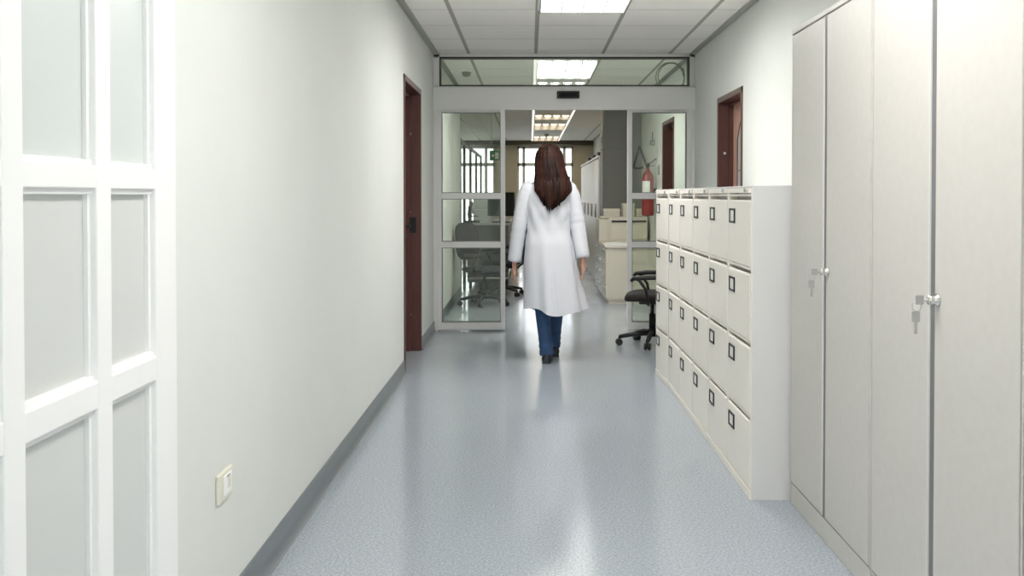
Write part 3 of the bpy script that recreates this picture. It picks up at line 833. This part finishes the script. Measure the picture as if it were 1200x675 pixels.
# jeans
jn = MB()
def leg(keys, seed):
    pts = []; rs = []; n = 44
    for j in range(n + 1):
        u = j / n * (len(keys) - 1); i = min(int(u), len(keys) - 2); f_ = u - i
        p = Vector(keys[i][0]).lerp(Vector(keys[i + 1][0]), f_); r_ = keys[i][1] * (1 - f_) + keys[i + 1][1] * f_
        w_ = max(math.exp(-((p.z - .12) / .08) ** 2), .5 * math.exp(-((p.z - .48) / .07) ** 2))
        pts.append(p); rs.append(r_ + .0035 * w_ * math.sin(j * 2.1 + seed))
    jn.tube(pts, rs, 24)
leg([((-.080, 0, .95), .085), ((-.085, 0, .82), .090), ((-.070, .015, .65), .072), ((-.055, .02, .48), .060), ((-.042, .0, .34), .056), ((-.024, -.02, .18), .052), ((-.014, -.022, .06), .055)], 0)
leg([((.080, 0, .95), .085), ((.085, .03, .82), .090), ((.080, .10, .65), .072), ((.072, .16, .48), .060), ((.064, .21, .34), .054), ((.056, .26, .18), .047), ((.052, .29, .075), .048)], 1.3)
jn.build('jeans', M['denim'], person)['label'] = 'blue denim trousers'
def shoe(x, y0, z0, rz):
    s_ = MB(); rings = []
    for y_, w_, zb, zt in ((-.065, .012, .012, .05), (-.055, .030, .0, .075), (-.03, .036, 0, .085), (.02, .034, 0, .080), (.08, .040, 0, .060), (.13, .043, 0, .048), (.165, .036, .002, .036), (.185, .012, .008, .022)):
        ring = []
        for k in range(20):
            a = 2 * PI * k / 20
            ring.append((w_ * math.cos(a), y_, zb + (zt - zb) * (.5 + .5 * math.sin(a))))
        rings.append(ring)
    s_.loft(rings)
    o = s_.build('shoe', M['shoe'], person, loc=(x, y0, z0)); o.rotation_euler = (0, 0, rz)
    so_ = MB().prism([(-.030, -.06), (.030, -.06), (.036, .02), (.044, .12), (.034, .175), (-.034, .175), (-.044, .12), (-.034, .02)], 'z', -.001, .014)
    so_.build('sole', M['black'], o)
shoe(-.014, -.02, .001, -.05); shoe(.054, .29, .001, .05)

# hair: layered shell falling to the shoulder blades, swung a little to one side
hk = [(1.672, .004, .00, .020, .025), (1.662, .004, .00, .050, .058), (1.64, .003, .0, .078, .088), (1.60, .003, -.008, .100, .105), (1.56, .004, -.018, .108, .108), (1.50, .008, -.045, .114, .098), (1.44, .016, -.075, .122, .080), (1.38, .026, -.092, .136, .062),
      (1.33, .034, -.105, .140, .046), (1.28, .030, -.112, .100, .034), (1.24, .016, -.114, .058, .022), (1.205, .004, -.114, .020, .010)]
hm = MB(); rings = []; NH = 120
nz = 60
for j in range(nz + 1):
    z = 1.672 - (1.672 - 1.205) * j / nz
    _, cx, cy, rx, ry = interp(hk, z)
    low = max(0, (1.60 - z) / .40); ring = []
    for k in range(NH):
        a = 2 * PI * k / NH
        st = .018 * math.sin(19 * a + 5 * z) + .014 * math.sin(37 * a + 9 * z + 1.3) + .035 * low * math.sin(11 * a + 3 * z)
        ff = 1.0
        if math.sin(a) > .1 and 1.40 < z < 1.615: ff = 1 - .30 * min(1, (math.sin(a) - .1) / .5) * min(1, (1.615 - z) / .03)
        dz = (.03 * math.sin(23 * a) + .02 * math.sin(9 * a + 1)) * low ** 2
        ring.append((cx + rx * math.cos(a) * (1 + st), cy + ry * math.sin(a) * (1 + st) * ff, z + dz))
    rings.append(ring)
hm.loft(rings)
for j in range(70):                         # loose locks at the ends
    a = PI + PI * random.random(); x0 = .03 + .125 * math.cos(a); zt = 1.36 - .05 * random.random()
    y0 = -.095 + .052 * math.sin(a)
    L_ = (.14 * (1 - abs(x0 - .012) / .16) + .02 + .03 * random.random()); dx = (.02 - x0) * .35 + .012 * (random.random() - .5) + (.02 if x0 > .05 else 0)
    hm.tube([(x0, y0, zt + .06), (x0 + dx * .2, y0 - .006, zt), (x0 + dx * .6, y0 - .012, zt - L_ * .5), (x0 + dx, y0 - .008, zt - L_)], [.007, .010, .008, .001], 6)
hm.build('hair', M['hair'], person)['label'] = 'long loose auburn-brown hair'

# ------------------------------------------------------------------ daylight and camera
wd = bpy.data.worlds.new('overcast_sky'); bpy.context.scene.world = wd; wd.use_nodes = True
bg = wd.node_tree.nodes['Background']; bg.inputs['Color'].default_value = (.93, .97, 1.0, 1); bg.inputs['Strength'].default_value = 3.0

F = 1100.0; VX, VY = 621.0, 229.0; pitch = math.radians(1.0)
cam = bpy.data.cameras.new('camera'); co = bpy.data.objects.new('camera', cam); C.objects.link(co)
co.location = (0, 0, 1.277); co.rotation_euler = (PI / 2 - pitch, 0, 0)
cam.sensor_fit = 'HORIZONTAL'; cam.sensor_width = 36; cam.lens = 36 * F / 1200; cam.clip_start = .05
cam.shift_x = -(VX - 600) / 1200
cam.shift_y = ((VY + F * math.tan(pitch)) - 337.5) / 1200
sc = bpy.context.scene; sc.camera = co
sc.view_settings.view_transform = 'Standard'; sc.view_settings.look = 'None'; sc.view_settings.gamma = 1.0
sc.view_settings.use_curve_mapping = False
sc.view_settings.exposure = 0.06
sc.cycles.use_denoising = True
sc.cycles.max_bounces = 16; sc.cycles.diffuse_bounces = 10; sc.cycles.transparent_max_bounces = 24; sc.cycles.glossy_bounces = 6
sc.cycles.sample_clamp_indirect = 8.0
